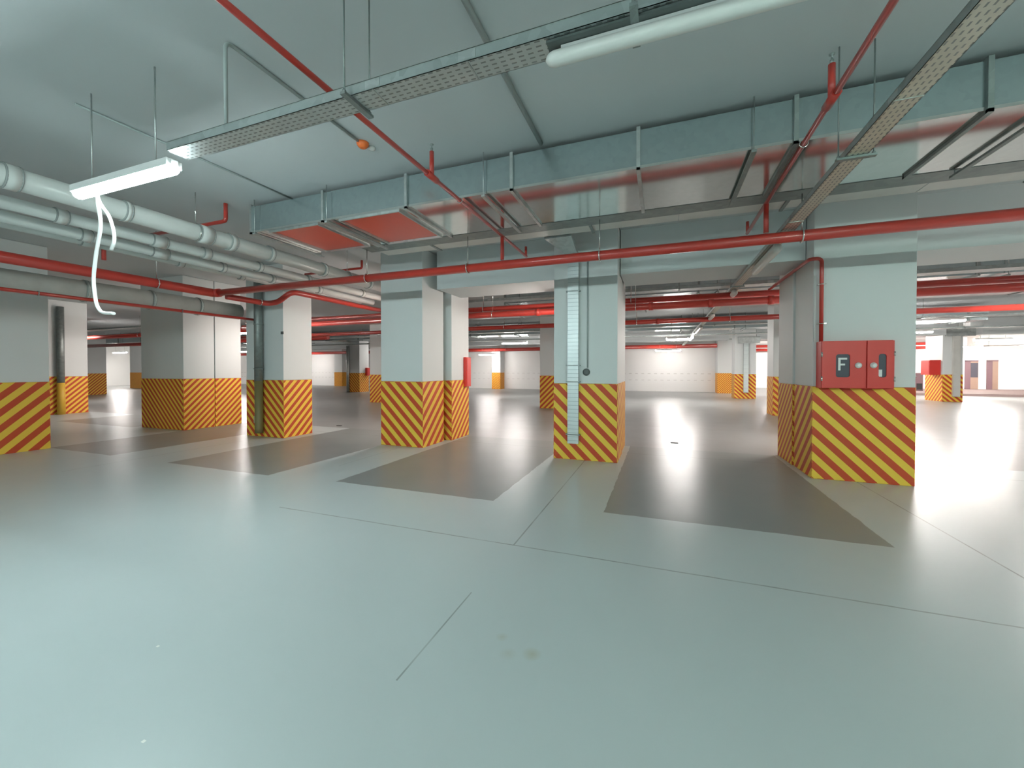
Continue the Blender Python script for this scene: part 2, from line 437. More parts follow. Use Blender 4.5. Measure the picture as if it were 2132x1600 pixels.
MB().lathe((-1.15, 6.597, 1.46), [(.055, 0), (.06, .012), (.055, .03), (.03, .036)], (0, -1, 0)).build('cover', M['dark_grey'], t)
tag(tube([(-1.13, 6.585, 1.53), (-1.13, 6.585, 3.3)], .011, 10).build('thin_conduit', M['conduit']), 'thin conduit dropping down the central pillar to the dark cap', 'conduit')
def simple_trunk(x0, x1, y, z0, z1, label, mat):
    t = thing('cable_trunking', label, 'cable trunking', ((x0 + x1) / 2, y, z0))
    box(x0, y - .1, z0, x1, y - .01, z1).build('cover', mat, t)
    box(x0 - .25, y - .12, z1, x1 + .5, y - .01, z1 + .35).build('header', M['galv'], t)
simple_trunk(3.98, 4.2, 23.6, .32, 2.85, 'pale trunking on the distant pillar left of the fire cabinet pillar', galv_slots)
simple_trunk(12.66, 12.92, 24.6, .25, 3.05, 'grey trunking on the far right pillar in the bright exit light', M['tray_pale'])
tag(tube([(-19.6, 21.28, .02), (-19.6, 21.28, 3.1)], .1, 12).build('drain_pipe', M['galv']), 'steel post pipe on the distant pillar left of the chevron corner pillar', 'pipe')
# drain pipe on the P3 pillar
t = thing('drain_pipe', 'dark drainpipe running down the front of a left pillar', 'pipe', (-8.33, 6.4, .1))
tube([(-8.33, 6.350, 1.25), (-8.33, 6.350, 3.78)], .085, 16).build('upper_pipe', M['galv_dark'], t)
tube([(-8.33, 6.350, 1.25), (-8.33, 6.350, .2), (-8.33, 6.350, .1)], .084, 16).build('painted_foot', paint('brown_painted_pipe', (.20, .17, .07), .5), t, label='pipe foot painted over brown')
for z in (1.52, 2.5): MB().ring((-8.33, 6.350, z), (0, 0, 1), .088, .012).build('bracket', M['galv_dark'], t)
t = thing('socket_box', 'small pale socket plate at the foot of the drainpipe pillar', 'socket', (-8.52, 6.44, .36))
box(-8.60, 6.425, .30, -8.46, 6.452, .45).build('plate', paint('stained_plate', (.55, .52, .36), .5), t, bevel=.006)
MB().lathe((-8.53, 6.425, .375), [(.03, 0), (.03, .006), (.02, .008)], (0, -1, 0), 12).build('socket_face', M['dark_grey'], t)
tag(MB().box(-7.77, 6.44, 2.27, -7.70, 6.457, 2.33).build('fixing_plate', M['dark_grey']), 'tiny dark fixing plate high on the drainpipe pillar corner', 'plate')
# yellow-footed pipe by P6
t = thing('drain_pipe', 'grey pipe with a yellow painted foot beside a left pillar', 'pipe', (-18.8, 7.6, 0))
tube([(-18.79, 7.3, 1.06), (-18.79, 7.3, 3.6)], .095, 14).build('upper_pipe', M['galv_dark'], t)
tube([(-18.79, 7.3, .0), (-18.79, 7.3, 1.06)], .10, 14).build('painted_foot', M['yellow'], t, label='foot painted plain yellow')

# red fire hose cabinet
def fire_cabinet():
    t = thing('fire_hose_cabinet', 'red double-door fire hose cabinet marked F on the right pillar', 'fire cabinet', (2.38, 6.5, 1.23))
    yb, yf = 6.592, 6.40
    body = MB().box(1.985, yf + .01, 1.255, 2.74, yb, 1.875)
    body.build('body', M['cabinet'], t, bevel=.004)
    def door(x0, x1, pane, label):
        d = MB()
        px0, px1, pz0, pz1 = pane
        d.box(x0, yf - .012, 1.262, px0, yf + .008, 1.868).box(px1, yf - .012, 1.262, x1, yf + .008, 1.868)
        d.box(px0, yf - .012, pz1, px1, yf + .008, 1.868).box(px0, yf - .012, 1.262, px1, yf + .008, pz0)
        # rounded pane corners: small fillets
        r = .03
        for cx, cz, sx, sz in ((px0, pz0, 1, 1), (px1, pz0, -1, 1), (px0, pz1, 1, -1), (px1, pz1, -1, -1)):
            pts = [(cx, yf - .012, cz)]
            for k in range(7):
                a = PI / 2 * k / 6
                pts.append((cx + sx * r * (1 - math.sin(a)), yf - .012, cz + sz * r * (1 - math.cos(a))))
            d.prism(pts, (0, .02, 0))
        o = d.build('door', M['cabinet'], t, label=label)
        return o
    dl = door(1.99, 2.455, (2.14, 2.29, 1.40, 1.70), 'wide left door with an F window')
    dr = door(2.47, 2.742, (2.585, 2.665, 1.40, 1.70), 'narrow right door with a slim window')
    box(2.135, yf + .002, 1.395, 2.295, yf + .006, 1.705).build('window_pane', M['glass'], dl)
    box(2.58, yf + .002, 1.395, 2.67, yf + .006, 1.705).build('window_pane', M['glass'], dr)
    f = MB(); y0, y1 = yf - .004, yf + .001
    f.box(2.168, y0, 1.49, 2.192, y1, 1.655).box(2.192, y0, 1.63, 2.262, y1, 1.655).box(2.192, y0, 1.555, 2.24, y1, 1.578)
    f.build('letter_f', M['white'], dl)
    box(2.59, yf - .002, 1.41, 2.625, yf + .001, 1.50).build('sticker', M['white'], dr)
    for x, d in ((2.375, dl), (2.53, dr)):
        MB().lathe((x, yf - .012, 1.555), [(.036, 0), (.038, .008), (.034, .02), (.02, .026), (.018, .034)], (0, -1, 0), 20).build('lock_knob', M['white'], d)
    for x, d in ((1.988, dl), (2.745, dr)):
        for z in (1.38, 1.70):
            tube([(x, yf - .012, z - .03), (x, yf - .012, z + .03)], .010, 8).build('hinge', M['chrome'], d)
fire_cabinet()
t = thing('fire_riser_pipe', 'thin red pipe bending over the right pillar down into the cabinet', 'pipe', (2.02, 6.53, 1.88))
tube([(1.885, 8.70, 3.0), (1.885, 6.53, 3.0), (2.02, 6.53, 3.0), (2.02, 6.53, 1.876)], .024, 14, bend=.14).build('pipe', M['red'], t)
for z in (2.12, 2.65):
    MB().ring((2.02, 6.53, z), (0, 0, 1), .027, .006).box(1.985, 6.53, z - .006, 2.075, 6.598, z + .006).build('clamp', M['chrome'], t)
tag(tube([(1.962, 6.583, 1.88), (1.962, 6.583, 2.78)], .010, 8).build('thin_conduit', M['white']), 'thin white conduit on the edge of the fire cabinet pillar', 'conduit')

def red_box(x0, y0, z0, x1, y1, z1, label, axis):
    t = thing('fire_hose_cabinet', label, 'fire cabinet', ((x0 + x1) / 2, (y0 + y1) / 2, z0))
    box(x0, y0, z0, x1, y1, z1).build('body', M['cabinet'], t, bevel=.006)
    if axis == 'x': box(x1, y0 + .03, z0 + .02, x1 + .012, y1 - .03, z1 - .02).build('door', M['cabinet'], t)
    elif axis == '-x': box(x0 - .012, y0 + .03, z0 + .02, x0, y1 - .03, z1 - .02).build('door', M['cabinet'], t)
    else: box(x0 + .03, y0 - .012, z0 + .02, x1 - .03, y0, z1 - .02).build('door', M['cabinet'], t)
red_box(-4.145, 8.03, 1.12, -4.08, 8.28, 1.78, 'red box seen edge-on beside the stepped rear pillar', 'x')
red_box(-18.74, 21.95, 1.1, -18.58, 22.25, 1.62, 'small red box on the distant pillar with steel post', 'x')
red_box(11.92, 24.7, 1.25, 12.32, 25.4, 1.95, 'red box on the far right pillar in bright exit light', '-x')

# ------------------------------------------------------------------ red pipes
def hang(parent, p, r, top=CEIL):
    x, y, z = p
    h = MB()
    if parent.get('run') == 'x':
        h.ring((x, y, z), (1, 0, 0), r + .008, .008)
    else: h.ring((x, y, z), (0, 1, 0), r + .008, .008)
    h.tube([(x, y, z + r), (x, y, top)], .006, 6)
    h.build('hanger', M['chrome'], parent)
def xpipe(name, label, x0, x1, y, z, r, hangers=(), couplings=(), cat='pipe', top=CEIL, mat='red', seg=20):
    t = thing(name, label, cat, ((x0 + x1) / 2, y, z)); t['run'] = 'x'
    tube([(x0, y, z), (x1, y, z)], r, seg).build('pipe', M[mat], t)
    for x in hangers: hang(t, (x, y, z), r, top)
    for x in couplings: tube([(x - .045, y, z), (x + .045, y, z)], r + .012, seg).build('coupling', M[mat], t)
    return t
main = xpipe('fire_main_pipe', 'large red fire main running right in front of the pillars', -7.80, 9.0, 5.18, 2.95, .060, (-4.38, -2.60, -.74, 1.42, 4.3, 6.8), top=3.404)
t = thing('fire_main_pipe', 'large red pipe coming from the left and turning at the elbow', 'pipe', (-7.95, 2., 2.95)); t['run'] = 'y'
tube([(-7.95, -4, 2.95), (-7.95, 5.18, 2.95), (-7.80, 5.18, 2.95)], .076, 20, bend=.12).build('pipe', M['red'], t)
for y in (-1., 1.6, 4.25): hang(t, (-7.95, y, 2.95), .076)
t = thing('fire_branch_pipe', 'dark red pipe jogging up past the drainpipe pillar', 'pipe', (-7.5, 5.6, 2.85))
tube([(-7.80, 5.30, 2.90), (-7.66, 6.05, 2.87), (-7.45, 6.12, 2.9), (-7.12, 6.16, 3.10), (-7.12, 11.3, 3.10)], .055, 14, bend=.14).build('pipe', M['red'], t)
MB().ring((-7.68, 5.9, 2.875), (0, 1, 0), .06, .008).build('clamp', M['chrome'], t)

def sprinkler(parent, x, y, z0, z1, name='sprinkler_riser'):
    r = tube([(x, y, z0), (x, y, z1 - .07)], .022, 10).build(name, M['red'], parent)
    MB().lathe((x, y, z1 - .07), [(.012, 0), (.012, .03), (.006, .035), (.006, .06), (.018, .065), (.018, .07)], (0, 0, 1), 10).build('sprinkler_head', M['galv_dark'], r)
for X0, lab in ((-2.07, 'thin red sprinkler pipe crossing the ceiling at left'), (1.085, 'thin red sprinkler pipe crossing the ceiling at right')):
    t = thing('sprinkler_branch_pipe', lab, 'pipe', (X0, 3, 3.35)); t['run'] = 'y'
    tube([(X0, -3, 3.35), (X0, 6.24, 3.35)], .0205, 14).build('pipe', M['red'], t)
    sprinkler(t, X0, 3.36, 3.36, 3.66)
    sprinkler(t, X0, .2, 3.36, 3.66)
    tube([(X0, 6.215, 3.35), (X0, 6.215, 3.50)], .020, 10).build('end_riser', M['red'], t)
    tube([(X0, 5.18, 3.34), (X0, 5.18, 3.02)], .026, 12).build('drop_pipe', M['red'], t)
    tube([(X0, 3.27, 3.35), (X0, 3.45, 3.35)], .031, 12).build('tee', M['red'], t)
    for y in (1.0, 3.93): MB().ring((X0, y, 3.35), (0, 1, 0), .028, .005).build('clip', M['chrome'], t)
t = thing('sprinkler_branch_pipe', 'short bright red pipe end rising above the grey drainpipes', 'pipe', (-6, 3.85, 3.55))
tube([(-5.66, 3.85, 3.80), (-5.66, 3.85, 3.56), (-7.4, 3.85, 3.56)], .026, 10, bend=.05).build('pipe', M['red'], t)
tag(tube([(-7.34, 3.3, 3.04), (-7.34, 3.3, 3.3)], .026, 10).build('pipe_stub', M['red']), 'short dark red stub standing behind the dangling white cable', 'pipe')
t = thing('sprinkler_branch_pipe', 'small red pipe end dropping near the chevron corner pillar', 'pipe', (-6, 5.9, 3.3))
tube([(-5.45, 6.30, 3.62), (-5.45, 6.30, 3.47), (-6.9, 6.30, 3.47)], .022, 10, bend=.04).build('pipe', M['red'], t)
t = thing('sprinkler_branch_pipe', 'thin dark red pipe under the grey lagged pipe on the left', 'pipe', (-8.42, 3, 2.6)); t['run'] = 'y'
tube([(-8.42, -4, 2.6), (-8.42, 6.3, 2.6)], .027, 12).build('pipe', M['red'], t)
for y in (1.8, 3.05, 4.9): MB().ring((-8.42, y, 2.6), (0, 1, 0), .03, .006).build('clip', M['galv_dark'], t)
xpipe('fire_main_pipe', 'upper of the two dark red pipes behind the front pillars', -12, 5.6, 8.80, 2.945, .060, (-4., -.6, 3.6), mat='red')
xpipe('fire_main_pipe', 'lower thicker dark red pipe behind the front pillars', -12, 5.6, 8.66, 2.79, .070, (-3.7, -.5, 3.8), (-2.6, -1.4, -.2, .9, 1.9))
xpipe('fire_main_pipe', 'single dark red pipe in the middle distance', -20, 9.5, 12.7, 2.935, .072, (-5., -.7, 1.8, 5.), (-.1, 3.2))
xpipe('fire_main_pipe', 'distant red pipe running along the top of the white wall', -40, 3.3, 28.3, 3.02, .13, (-20, -11, -3.))
xpipe('fire_main_pipe', 'distant bright red pipe pair by the exit, upper', 5.1, 19.0, 36.9, 3.35, .11)
xpipe('fire_main_pipe', 'distant bright red pipe pair by the exit, lower', 5.1, 18.0, 36.6, 3.05, .11)
xpipe('fire_main_pipe', 'dark red pipe in the gloom beyond the left pillars', -40, -13.2, 10.6, 2.98, .09, (-30, -21))
xpipe('fire_main_pipe', 'second dark red pipe in the gloom beyond the left pillars', -40, -13.2, 13.2, 2.86, .09)

# ------------------------------------------------------------------ grey drain pipes
def ypipe(label, x, z, r, y0, y1, collars, mat='pvc', cmat='pvc', name='drain_pipe', hangs=()):
    t = thing(name, label, 'pipe', (x, (y0 + y1) / 2, z)); t['run'] = 'y'
    tube([(x, y0, z), (x, y1, z)], r, 22).build('pipe', M[mat], t)
    for y, w in collars:
        tube([(x, y - w / 2, z), (x, y + w / 2, z)], r + .014, 22).build('coupling', M[cmat], t)
        for e in (-1, 1): MB().ring((x, y + e * w / 2, z), (0, 1, 0), r + .008, .009).build('joint_ring', M['pvc_dark'], t)
    for y in hangs: hang(t, (x, y, z), r)
ypipe('thickest grey drainpipe of the bundle under the left ceiling', -5.72, 3.3, .105, -1, 8.3, ((1.9, .1), (2.76, .05), (3.6, .16), (3.95, .08), (4.55, .06), (5.6, .06), (6.8, .06), (7.9, .1)), hangs=(3.5, 6.2))
ypipe('second grey drainpipe, slimmer, beside the thickest one', -6.40, 3.24, .07, 1.2, 8.3, ((2.5, .1), (3.45, .16), (4.05, .1), (4.9, .06), (5.9, .06), (7.4, .08)))
ypipe('third grey drainpipe of the bundle, counted from the thickest', -6.85, 3.2, .066, 1.5, 8.3, ((2.9, .1), (3.7, .2), (4.6, .06), (5.5, .06), (6.6, .08)))
ypipe('outermost grey drainpipe of the bundle, farthest from the thickest', -7.25, 3.22, .055, 1.8, 8.3, ((3.1, .16), (4.2, .08), (5.2, .08)))
ypipe('long dull grey lagged pipe under the red pipe on the left', -8.80, 2.78, .165, -4, 6.25, ((1.95, .06), (2.5, .03), (3.7, .03), (4.6, .03), (5.4, .03)), 'grey_pipe', 'grey_pipe', 'lagged_pipe')

# ------------------------------------------------------------------ air duct
def air_duct():
    t = thing('air_duct', 'wide galvanised ventilation duct under the ceiling', 'duct', (0, 4.5, 3.4))
    x0, x1, y0, y1, z0, z1 = -5.32, 7.5, 3.98, 5.03, 3.40, 3.755
    box(x0, y0, z0 + .004, x1, y1, z1).build('casing', M['duct'], t)
    # underside sheets between the flanges, with two covered openings
    joints = [x0, -4.04, -2.79, -1.48, -.21, 1.04, 2.23, 3.6, 5.2, x1]
    ops = {0: (-5.0, -4.18), 1: (-3.80, -2.93)}
    for k in range(len(joints) - 1):
        a, b = joints[k] + .004, joints[k + 1] - .004
        s = MB()
        if k in ops:
            oa, ob = ops[k]
            s.box(a, y0, z0 - .003, oa, y1, z0 + .004).box(ob, y0, z0 - .003, b, y1, z0 + .004)
            s.box(oa, y0, z0 - .003, ob, y0 + .035, z0 + .004).box(oa, y1 - .05, z0 - .003, ob, y1, z0 + .004)
            box(oa, y0 + .035, z0 - .001, ob, y1 - .05, z0 + .002).build('covered_opening', M['film'], t, label='opening covered with red film')
            f = MB()
            for (p0, p1, q0, q1) in ((oa - .02, oa, y0 + .02, y1 - .03), (ob, ob + .02, y0 + .02, y1 - .03), (oa, ob, y0 + .018, y0 + .035), (oa, ob, y1 - .05, y1 - .03)):
                f.box(p0, q0, z0 - .03, p1, q1, z0 - .003)
            f.build('opening_frame', M['galv'], t)
        else: s.box(a, y0, z0 - .003, b, y1, z0 + .004)
        s.build('underside_sheet', M['duct_bottom'], t)
    for k, x in enumerate(joints[:-1]):
        f = MB(); w = .017
        f.box(x - w, y0 - .028, z0 - .03, x + w, y0, z1 + .02).box(x - w, y1, z0 - .03, x + w, y1 + .028, z1 + .02)
        f.box(x - w, y0 - .028, z0 - .032, x + w, y1 + .028, z0 - .004).box(x - w, y0, z1, x + w, y1, z1 + .025)
        f.build('flange', M['galv'] if k < 5 else M['galv_dark'], t)
    # long corner angles
    MB().box(x0, y0 - .006, z0 - .006, x1, y0, z0 + .02).build('corner_angle', M['chrome'], t)
    # trapeze hangers with threaded rods up to the ceiling
    for x in (-5.22, -3.95, -1.79, .73, 2.62, 5.0):
        h = MB().box(x - .02, y0 - .06, z0 - .055, x + .02, y1 + .1, z0 - .034)
        for y in (y0 - .045, y1 + .06): h.tube([(x, y, z0 - .045), (x, y, CEIL)], .005, 6)
        h.build('trapeze_hanger', M['galv'] if x < 0 else M['galv_dark'], t)
    box(x0 + .9, 5.075, z0 + .006, x1, 5.345, z0 + .03).build('rear_dark_strip', M['galv_dark'], t)  # dark strip along the gap behind the duct; fire main rods end under it
    # blank end with stiffener bars
    e = MB().box(x0 - .03, y0, z0, x0 - .004, y1, z1)
    e.build('end_cap', M['duct'], t)
    e = MB()
    for dx in (.03, .07, .11): e.box(x0 + dx, y0 - .02, z0 - .03, x0 + dx + .018, y1 + .03, z0 - .006)
    e.build('end_bars', M['chrome'], t)
air_duct()

# ------------------------------------------------------------------ cable trays
def tray(label, axis, a0, a1, c0, c1, z, h, joints=(), rods=(), mat=None, top=CEIL, couplers=True):
    loc = ((a0 + a1) / 2, (c0 + c1) / 2, z) if axis == 'x' else ((c0 + c1) / 2, (a0 + a1) / 2, z)
    t = thing('cable_tray', label, 'cable tray', loc)
    def bx(mb, u0, v0, w0, u1, v1, w1):
        return mb.box(u0, v0, w0, u1, v1, w1) if axis == 'x' else mb.box(v0, u0, w0, v1, u1, w1)
    m = mat or M['tray_' + axis]
    bx(MB(), a0, c0, z, a1, c1, z + .003).build('perforated_base', m, t)
    for c, e in ((c0, 1), (c1, -1)):
        s = bx(MB(), a0, c, z, a1, c + e * .003, z + h); bx(s, a0, c, z + h - .003, a1, c + e * .014, z + h)
        s.build('side_rail', M['rail'], t)
    for j in joints:
        s = bx(MB(), j - .05, c0 - .003, z + .006, j + .05, c0, z + h - .008); bx(s, j - .004, c0, z - .004, j + .004, c1, z)
        s.build('joint_plate', M['galv'], t)
    for j in rods:
        s = bx(MB(), j - .018, c0 - .05, z - .018, j + .018, c1 + .05, z - .002)
        for c in (c0 - .035, c1 + .035):
            p = [(j, c, z - .02), (j, c, top)] if axis == 'x' else [(c, j, z - .02), (c, j, top)]
            s.tube(p, .005, 6)
            q = (j, c, z - .01) if axis == 'x' else (c, j, z - .01)
            s.lathe((q[0], q[1], z + .002), [(.011, 0), (.011, .012)], (0, 0, 1), 6)
        s.build('hanger', M['galv_dark'], t)
    return t
tray('long perforated cable tray crossing overhead from the lit lamp', 'x', -3.39, 6.5, 1.885, 2.03, 3.10, .062, (-1.55, -.95, .9, 2.9), (-1.72, -.12, 1.9, 4.))
tray('perforated cable tray running away along the right', 'y', -3., 27.5, 1.225, 1.36, 3.022, .05, (2.9, 4.9, 9., 14.), (.3, 3.55, 8.3, 13.4, 18))
tray('cable tray hidden close behind the ventilation duct', 'x', -4.35, 9., 5.40, 5.68, 3.44, .05, (-2.2, .2, 2.6), (-3.35, -.9, 1.35, 3.5), mat=M['tray_pale'])
tray('pale cable tray behind the beam, before the dark red pipe pair', 'x', -5.3, 7.6, 9.15, 9.45, 3.20, .06, (-4., -1., 2.), (-5, -2.3, .35, 3.4, 6.2), mat=M['galv'])
tray('pale cable tray in the middle distance, by the single red pipe', 'x', -20, 12, 11.5, 11.8, 3.12, .06, (-3., 1.), (-9, -4., -.4, 2.8, 7), mat=M['galv'])
tray('distant cable tray near the second row of pillars', 'x', -30, 14., 17., 17.3, 3.2, .06, (), (-12, -6., 1.9, 8), mat=M['galv'])
tray('distant cable tray before the far beam', 'x', -34, 16., 20.7, 21.0, 3.12, .06, (), (-14, -6., -2, 6, 11), mat=M['galv'])
tray('distant cable tray along the white back wall', 'x', -40, 4.4, 27., 27.3, 3.3, .06, (), (-24, -15, -6), mat=M['galv'])
tray('cable tray high beyond the left pillars', 'x', -40, -13, 9.4, 9.7, 3.12, .06, (), (-32, -24, -17), mat=M['galv'])

# far ducts
def far_duct(label, x0, x1, y0, y1, z0, z1, step=2.4, hang_to=CEIL, mat='duct'):
    t = thing('air_duct', label, 'duct', ((x0 + x1) / 2, (y0 + y1) / 2, z0))
    box(x0, y0, z0, x1, y1, z1).build('casing', M[mat], t)
    x = x0 + .005
    while x < x1:
        box(x - .02, y0 - .03, z0 - .03, x + .02, y1 + .03, z1 + .02).build('flange', M['galv_dark'] if mat == 'duct' else M[mat], t); x += step
    x = x0 + .4
    while x < x1 - .3:
        f = MB()
        for y in (y0 - .05, y1 + .05): f.tube([(x, y, z0 - .05), (x, y, CEIL)], .008, 5)
        f.box(x - .02, y0 - .07, z0 - .06, x + .02, y1 + .07, z0 - .032)
        f.build('hanger', M['galv_dark'], t); x += step
far_duct('grey ventilation duct beyond the front beam, mid distance', -4., 9.5, 10.2, 11.0, 3.30, 3.66)
far_duct('distant flat grey duct over the second row of pillars', -26, 10.5, 18.6, 19.6, 3.22, 3.62)
far_duct('distant grey duct before the white back wall', -30, 3.2, 26.0, 26.6, 3.28, 3.64)
far_duct('grey duct hanging low in the bright exit area', 17.4, 27.5, 31.5, 32.4, 2.92, 3.55, 2.2, mat='tray_pale')
far_duct('grey duct high beyond the left pillars', -42, -21., 15.2, 16.0, 3.2, 3.6)
t = thing('air_duct', 'green-grey duct end hanging at the right edge', 'duct', (6.6, 10, 3.1))
tube([(5.95, 8.45, 3.05), (6.5, 8.45, 3.02), (6.9, 8.45, 2.98), (9.5, 8.45, 2.98)], [.15, .17, .19, .19], 20).build('casing', M['duct'], t)

# ------------------------------------------------------------------ lamps
def lamp(x0, x1, y, z, state, label, axis='x', drop=None, group=None, detail=True, r=.052):
    """batten lamp: state lit / off / far / exit"""
    dm = {'warm': M['lamp_warm'], 'back': M['lamp_back'], 'green': M['lamp_green'], 'lit': M['lamp'], 'off': M['diff_off'], 'far': M['lamp_far'], 'exit': M['lamp_exit']}[state]
    P = (lambda u, v, w: (u, v, w)) if axis == 'x' else (lambda u, v, w: (v, u, w))
    t = thing('tube_lamp', label, 'lamp', P((x0 + x1) / 2, y, z), group)
    ks = [0, .2, .5, .8, 1.]
    e = .05
    path, rad = [], []
    for k in ks: path.append(P(x0 + e * k, y, z)); rad.append(r * math.sqrt(max(.02, 1 - (1 - k) ** 2)))
    for k in ks[::-1]: path.append(P(x1 - e * k, y, z)); rad.append(r * math.sqrt(max(.02, 1 - (1 - k) ** 2)))
    MB().tube(path, rad, 16).build('diffuser', dm, t, label='glowing diffuser' if state != 'off' else 'unlit milky diffuser')
    h = MB()
    zz = z + r * .05
    hw, ins = (.5, .08) if state == 'off' else (1.12, .02)
    a, b = P(x0 + ins, y - r * hw, zz), P(x1 - ins, y + r * hw, z + r + .010)
    h.box(a[0], a[1], a[2], b[0], b[1], b[2]).build('housing', M['white'], t)
    if detail and state != 'off':
        for u in (x0, x1):
            s = 1 if u == x0 else -1
            a, b = P(u + s * .012, y - r * .7, z), P(u + s * .06, y + r * .7, z + r + .016)
            box(*a, *b).build('end_cap', M['white'], t, bevel=.01)
    if drop:
        d = MB()
        for f in (.18, .82):
            u = x0 + (x1 - x0) * f
            d.tube([P(u, y, z + r), P(u, y, drop)], .006, 6)
        d.build('hanger', M['galv'], t)
    return t
lamp(-4.74, -3.41, 1.955, 3.015, 'lit', 'glowing tube lamp at the end of the cable tray, upper left', drop=CEIL, r=.047)
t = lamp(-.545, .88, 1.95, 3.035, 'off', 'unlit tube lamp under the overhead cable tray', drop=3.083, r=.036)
box(-.53, 1.9, 3.084, .87, 2.015, 3.096).build('dark_tray_strip', M['dark_grey'], t, label='dark strip between the lamp and the tray')  # dark strip standing for the dark stretch of tray above the lamp
# white cable dangling from the lit lamp
t = thing('loose_cable', 'loose white cable dangling from the glowing lamp', 'cable', (-4.4, 1.955, 2.96))
def smooth(pts, n=6):
    P = [Vector(p) for p in pts]; P = [P[0] * 2 - P[1]] + P + [P[-1] * 2 - P[-2]]
    out = []
    for i in range(1, len(P) - 2):
        for k in range(n):
            u = k / n
            out.append(.5 * ((2 * P[i]) + (P[i + 1] - P[i - 1]) * u + (2 * P[i - 1] - 5 * P[i] + 4 * P[i + 1] - P[i + 2]) * u * u + (3 * P[i] - P[i - 1] - 3 * P[i + 1] + P[i + 2]) * u ** 3))
    out.append(P[-2]); return out
yc = 1.955
tube(smooth([(x, yc, z) for x, z in ((-4.43, 2.975), (-4.42, 2.88), (-4.39, 2.70), (-4.46, 2.47), (-4.50, 2.27), (-4.475, 2.09), (-4.43, 2.01), (-4.36, 1.975), (-4.22, 1.962))]), .0135, 10).build('long_tail', M['cable'], t)
tube(smooth([(x, yc - .01, z) for x, z in ((-4.425, 2.975), (-4.36, 2.87), (-4.25, 2.76), (-4.19, 2.64), (-4.18, 2.55), (-4.22, 2.48))]), .0125, 10).build('short_tail', M['cable'], t)
# lamps of the place around and behind the viewer (light the near bays)
for x, y, st, lab in ((-3.0, -.5, 'short', 'tube lamp above and left of the viewer'), (-1.2, -4., 'lit', 'tube lamp close behind the viewer'),
                  (-6., -6., 'back', 'tube lamp well behind the viewer, left'), (-2., -6., 'back', 'tube lamp well behind the viewer, centre'),
                  (3., -6., 'green', 'tube lamp well behind the viewer, right'), (8., -5., 'green', 'tube lamp well behind the viewer, far right'),
                  (4.2, -2., 'green', 'tube lamp behind the viewer, near right')):
    h = .32 if st == 'short' else .7
    lamp(x - h, x + h, y, 3.02, 'lit' if st == 'short' else st, lab, drop=CEIL)
for x, y, lab in ((8., 4.2, 'warm tube lamp outside the picture on the right'), (11.5, 5.6, 'warm tube lamp farther out on the right'), (11., 9., 'warm tube lamp right of the picture behind the front row')):
    lamp(x - .7, x + .7, y, 2.98, 'warm', lab, drop=CEIL)
for x, y0, y1, lab in ((-1.85, 7.55, 8.25, 'added warm lamp, unseen behind the trunking pillar'), (3.0, 8.9, 10.1, 'added warm lamp, unseen behind the fire cabinet pillar'), (-5.36, 7.5, 8.35, 'added warm lamp, unseen behind the chevron corner pillar'),
                  (-9.6, 7.9, 8.4, 'added warm lamp, unseen behind the drainpipe pillar'), (-15.6, 8.2, 9.4, 'added warm lamp, unseen behind the wide left pillar')):
    lamp(y0, y1, x, 2.6, 'warm', lab, axis='y', drop=CEIL)  # added lamps, kept out of sight, to warm the right-hand pillar faces
lamp(-45.5, -43.5, 21., 3.0, 'exit', 'very bright lamp added to whiten the end wall on the left', drop=CEIL, detail=False)  # extra lamp put in to brighten the far left wall
# along the right tray
lamp(5.55, 6.85, 1.29, 2.945, 'off', 'unlit tube lamp under the right tray, just behind the fire main', axis='y', drop=3.02)
lamp(8.5, 9.0, 1.29, 2.945, 'off', 'short unlit lamp under the right tray beyond the beam', axis='y', drop=3.02)
lamp(11.9, 12.7, 1.29, 2.945, 'off', 'unlit lamp under the right tray above the single red pipe', axis='y', drop=3.02)
lamp(15.2, 17.4, 1.29, 2.945, 'off', 'long unlit lamp under the right tray in the middle distance', axis='y', drop=3.02)
lamp(19.4, 21.2, 1.29, 2.945, 'far', 'glowing lamp at the far end of the right tray', axis='y', drop=3.02)
# lit lamps further away
TZ = {27.2: 3.298, 20.85: 3.118, 17.15: 3.198, 11.65: 3.118}
lamp(.2, 1.1, 18.9, 2.84, 'far', 'broad glowing lamp crossing under the right tray, seen past the trunking pillar', drop=3.165, detail=False, r=.07)
for (x, y, z, lab) in ((.4, 27.2, 2.72, 'lit lamp before the white wall, right of the trunking pillar'),
                       (-12.0, 27.2, 2.62, 'lit lamp before the white wall over the small wall pillar'),
                       (-7.6, 20.85, 2.98, 'bright lamp on the distant tray between the central pillars'),
                       (-30.5, 27.2, 2.72, 'lit lamp before the white wall beside the drainpipe pillar'),
                       (-28.2, 20.2, 2.80, 'lit lamp in the gap between the wide pillar and drainpipe pillar'),
                       (-2.8, 17.15, 3.1, 'lit lamp on the distant tray behind the trunking pillar'),
                       (-15.6, 11.65, 3.02, 'lit lamp on the tray behind the drainpipe pillar'),
                       (-40., 24., 3.0, 'lit lamp above the white end wall on the left'),
                       (-36., 15., 3.02, 'lit lamp between the far left pillars'),
                       (-25., 10.2, 3.02, 'lit lamp behind the nearest left pillar'),
                       (8.2, 11.65, 3.02, 'lit lamp right of the fire cabinet pillar, mid distance'),
                       (8.4, 17.15, 3.1, 'lit lamp right of the fire cabinet pillar, second tray'),
                       (9.4, 20.85, 3.02, 'lit lamp right of the fire cabinet pillar, third tray'),
                       
                       (13.5, 14.6, 3.0, 'lit lamp far right beyond the picture edge'),
                       (-18., 24.0, 2.98, 'lit lamp behind the chevron corner pillar')):
    d = TZ.get(y, CEIL); z = min(z, d - .09)
    lamp(x - .75, x + .75, y, z, 'far', lab, drop=d, detail=False, r=.06)
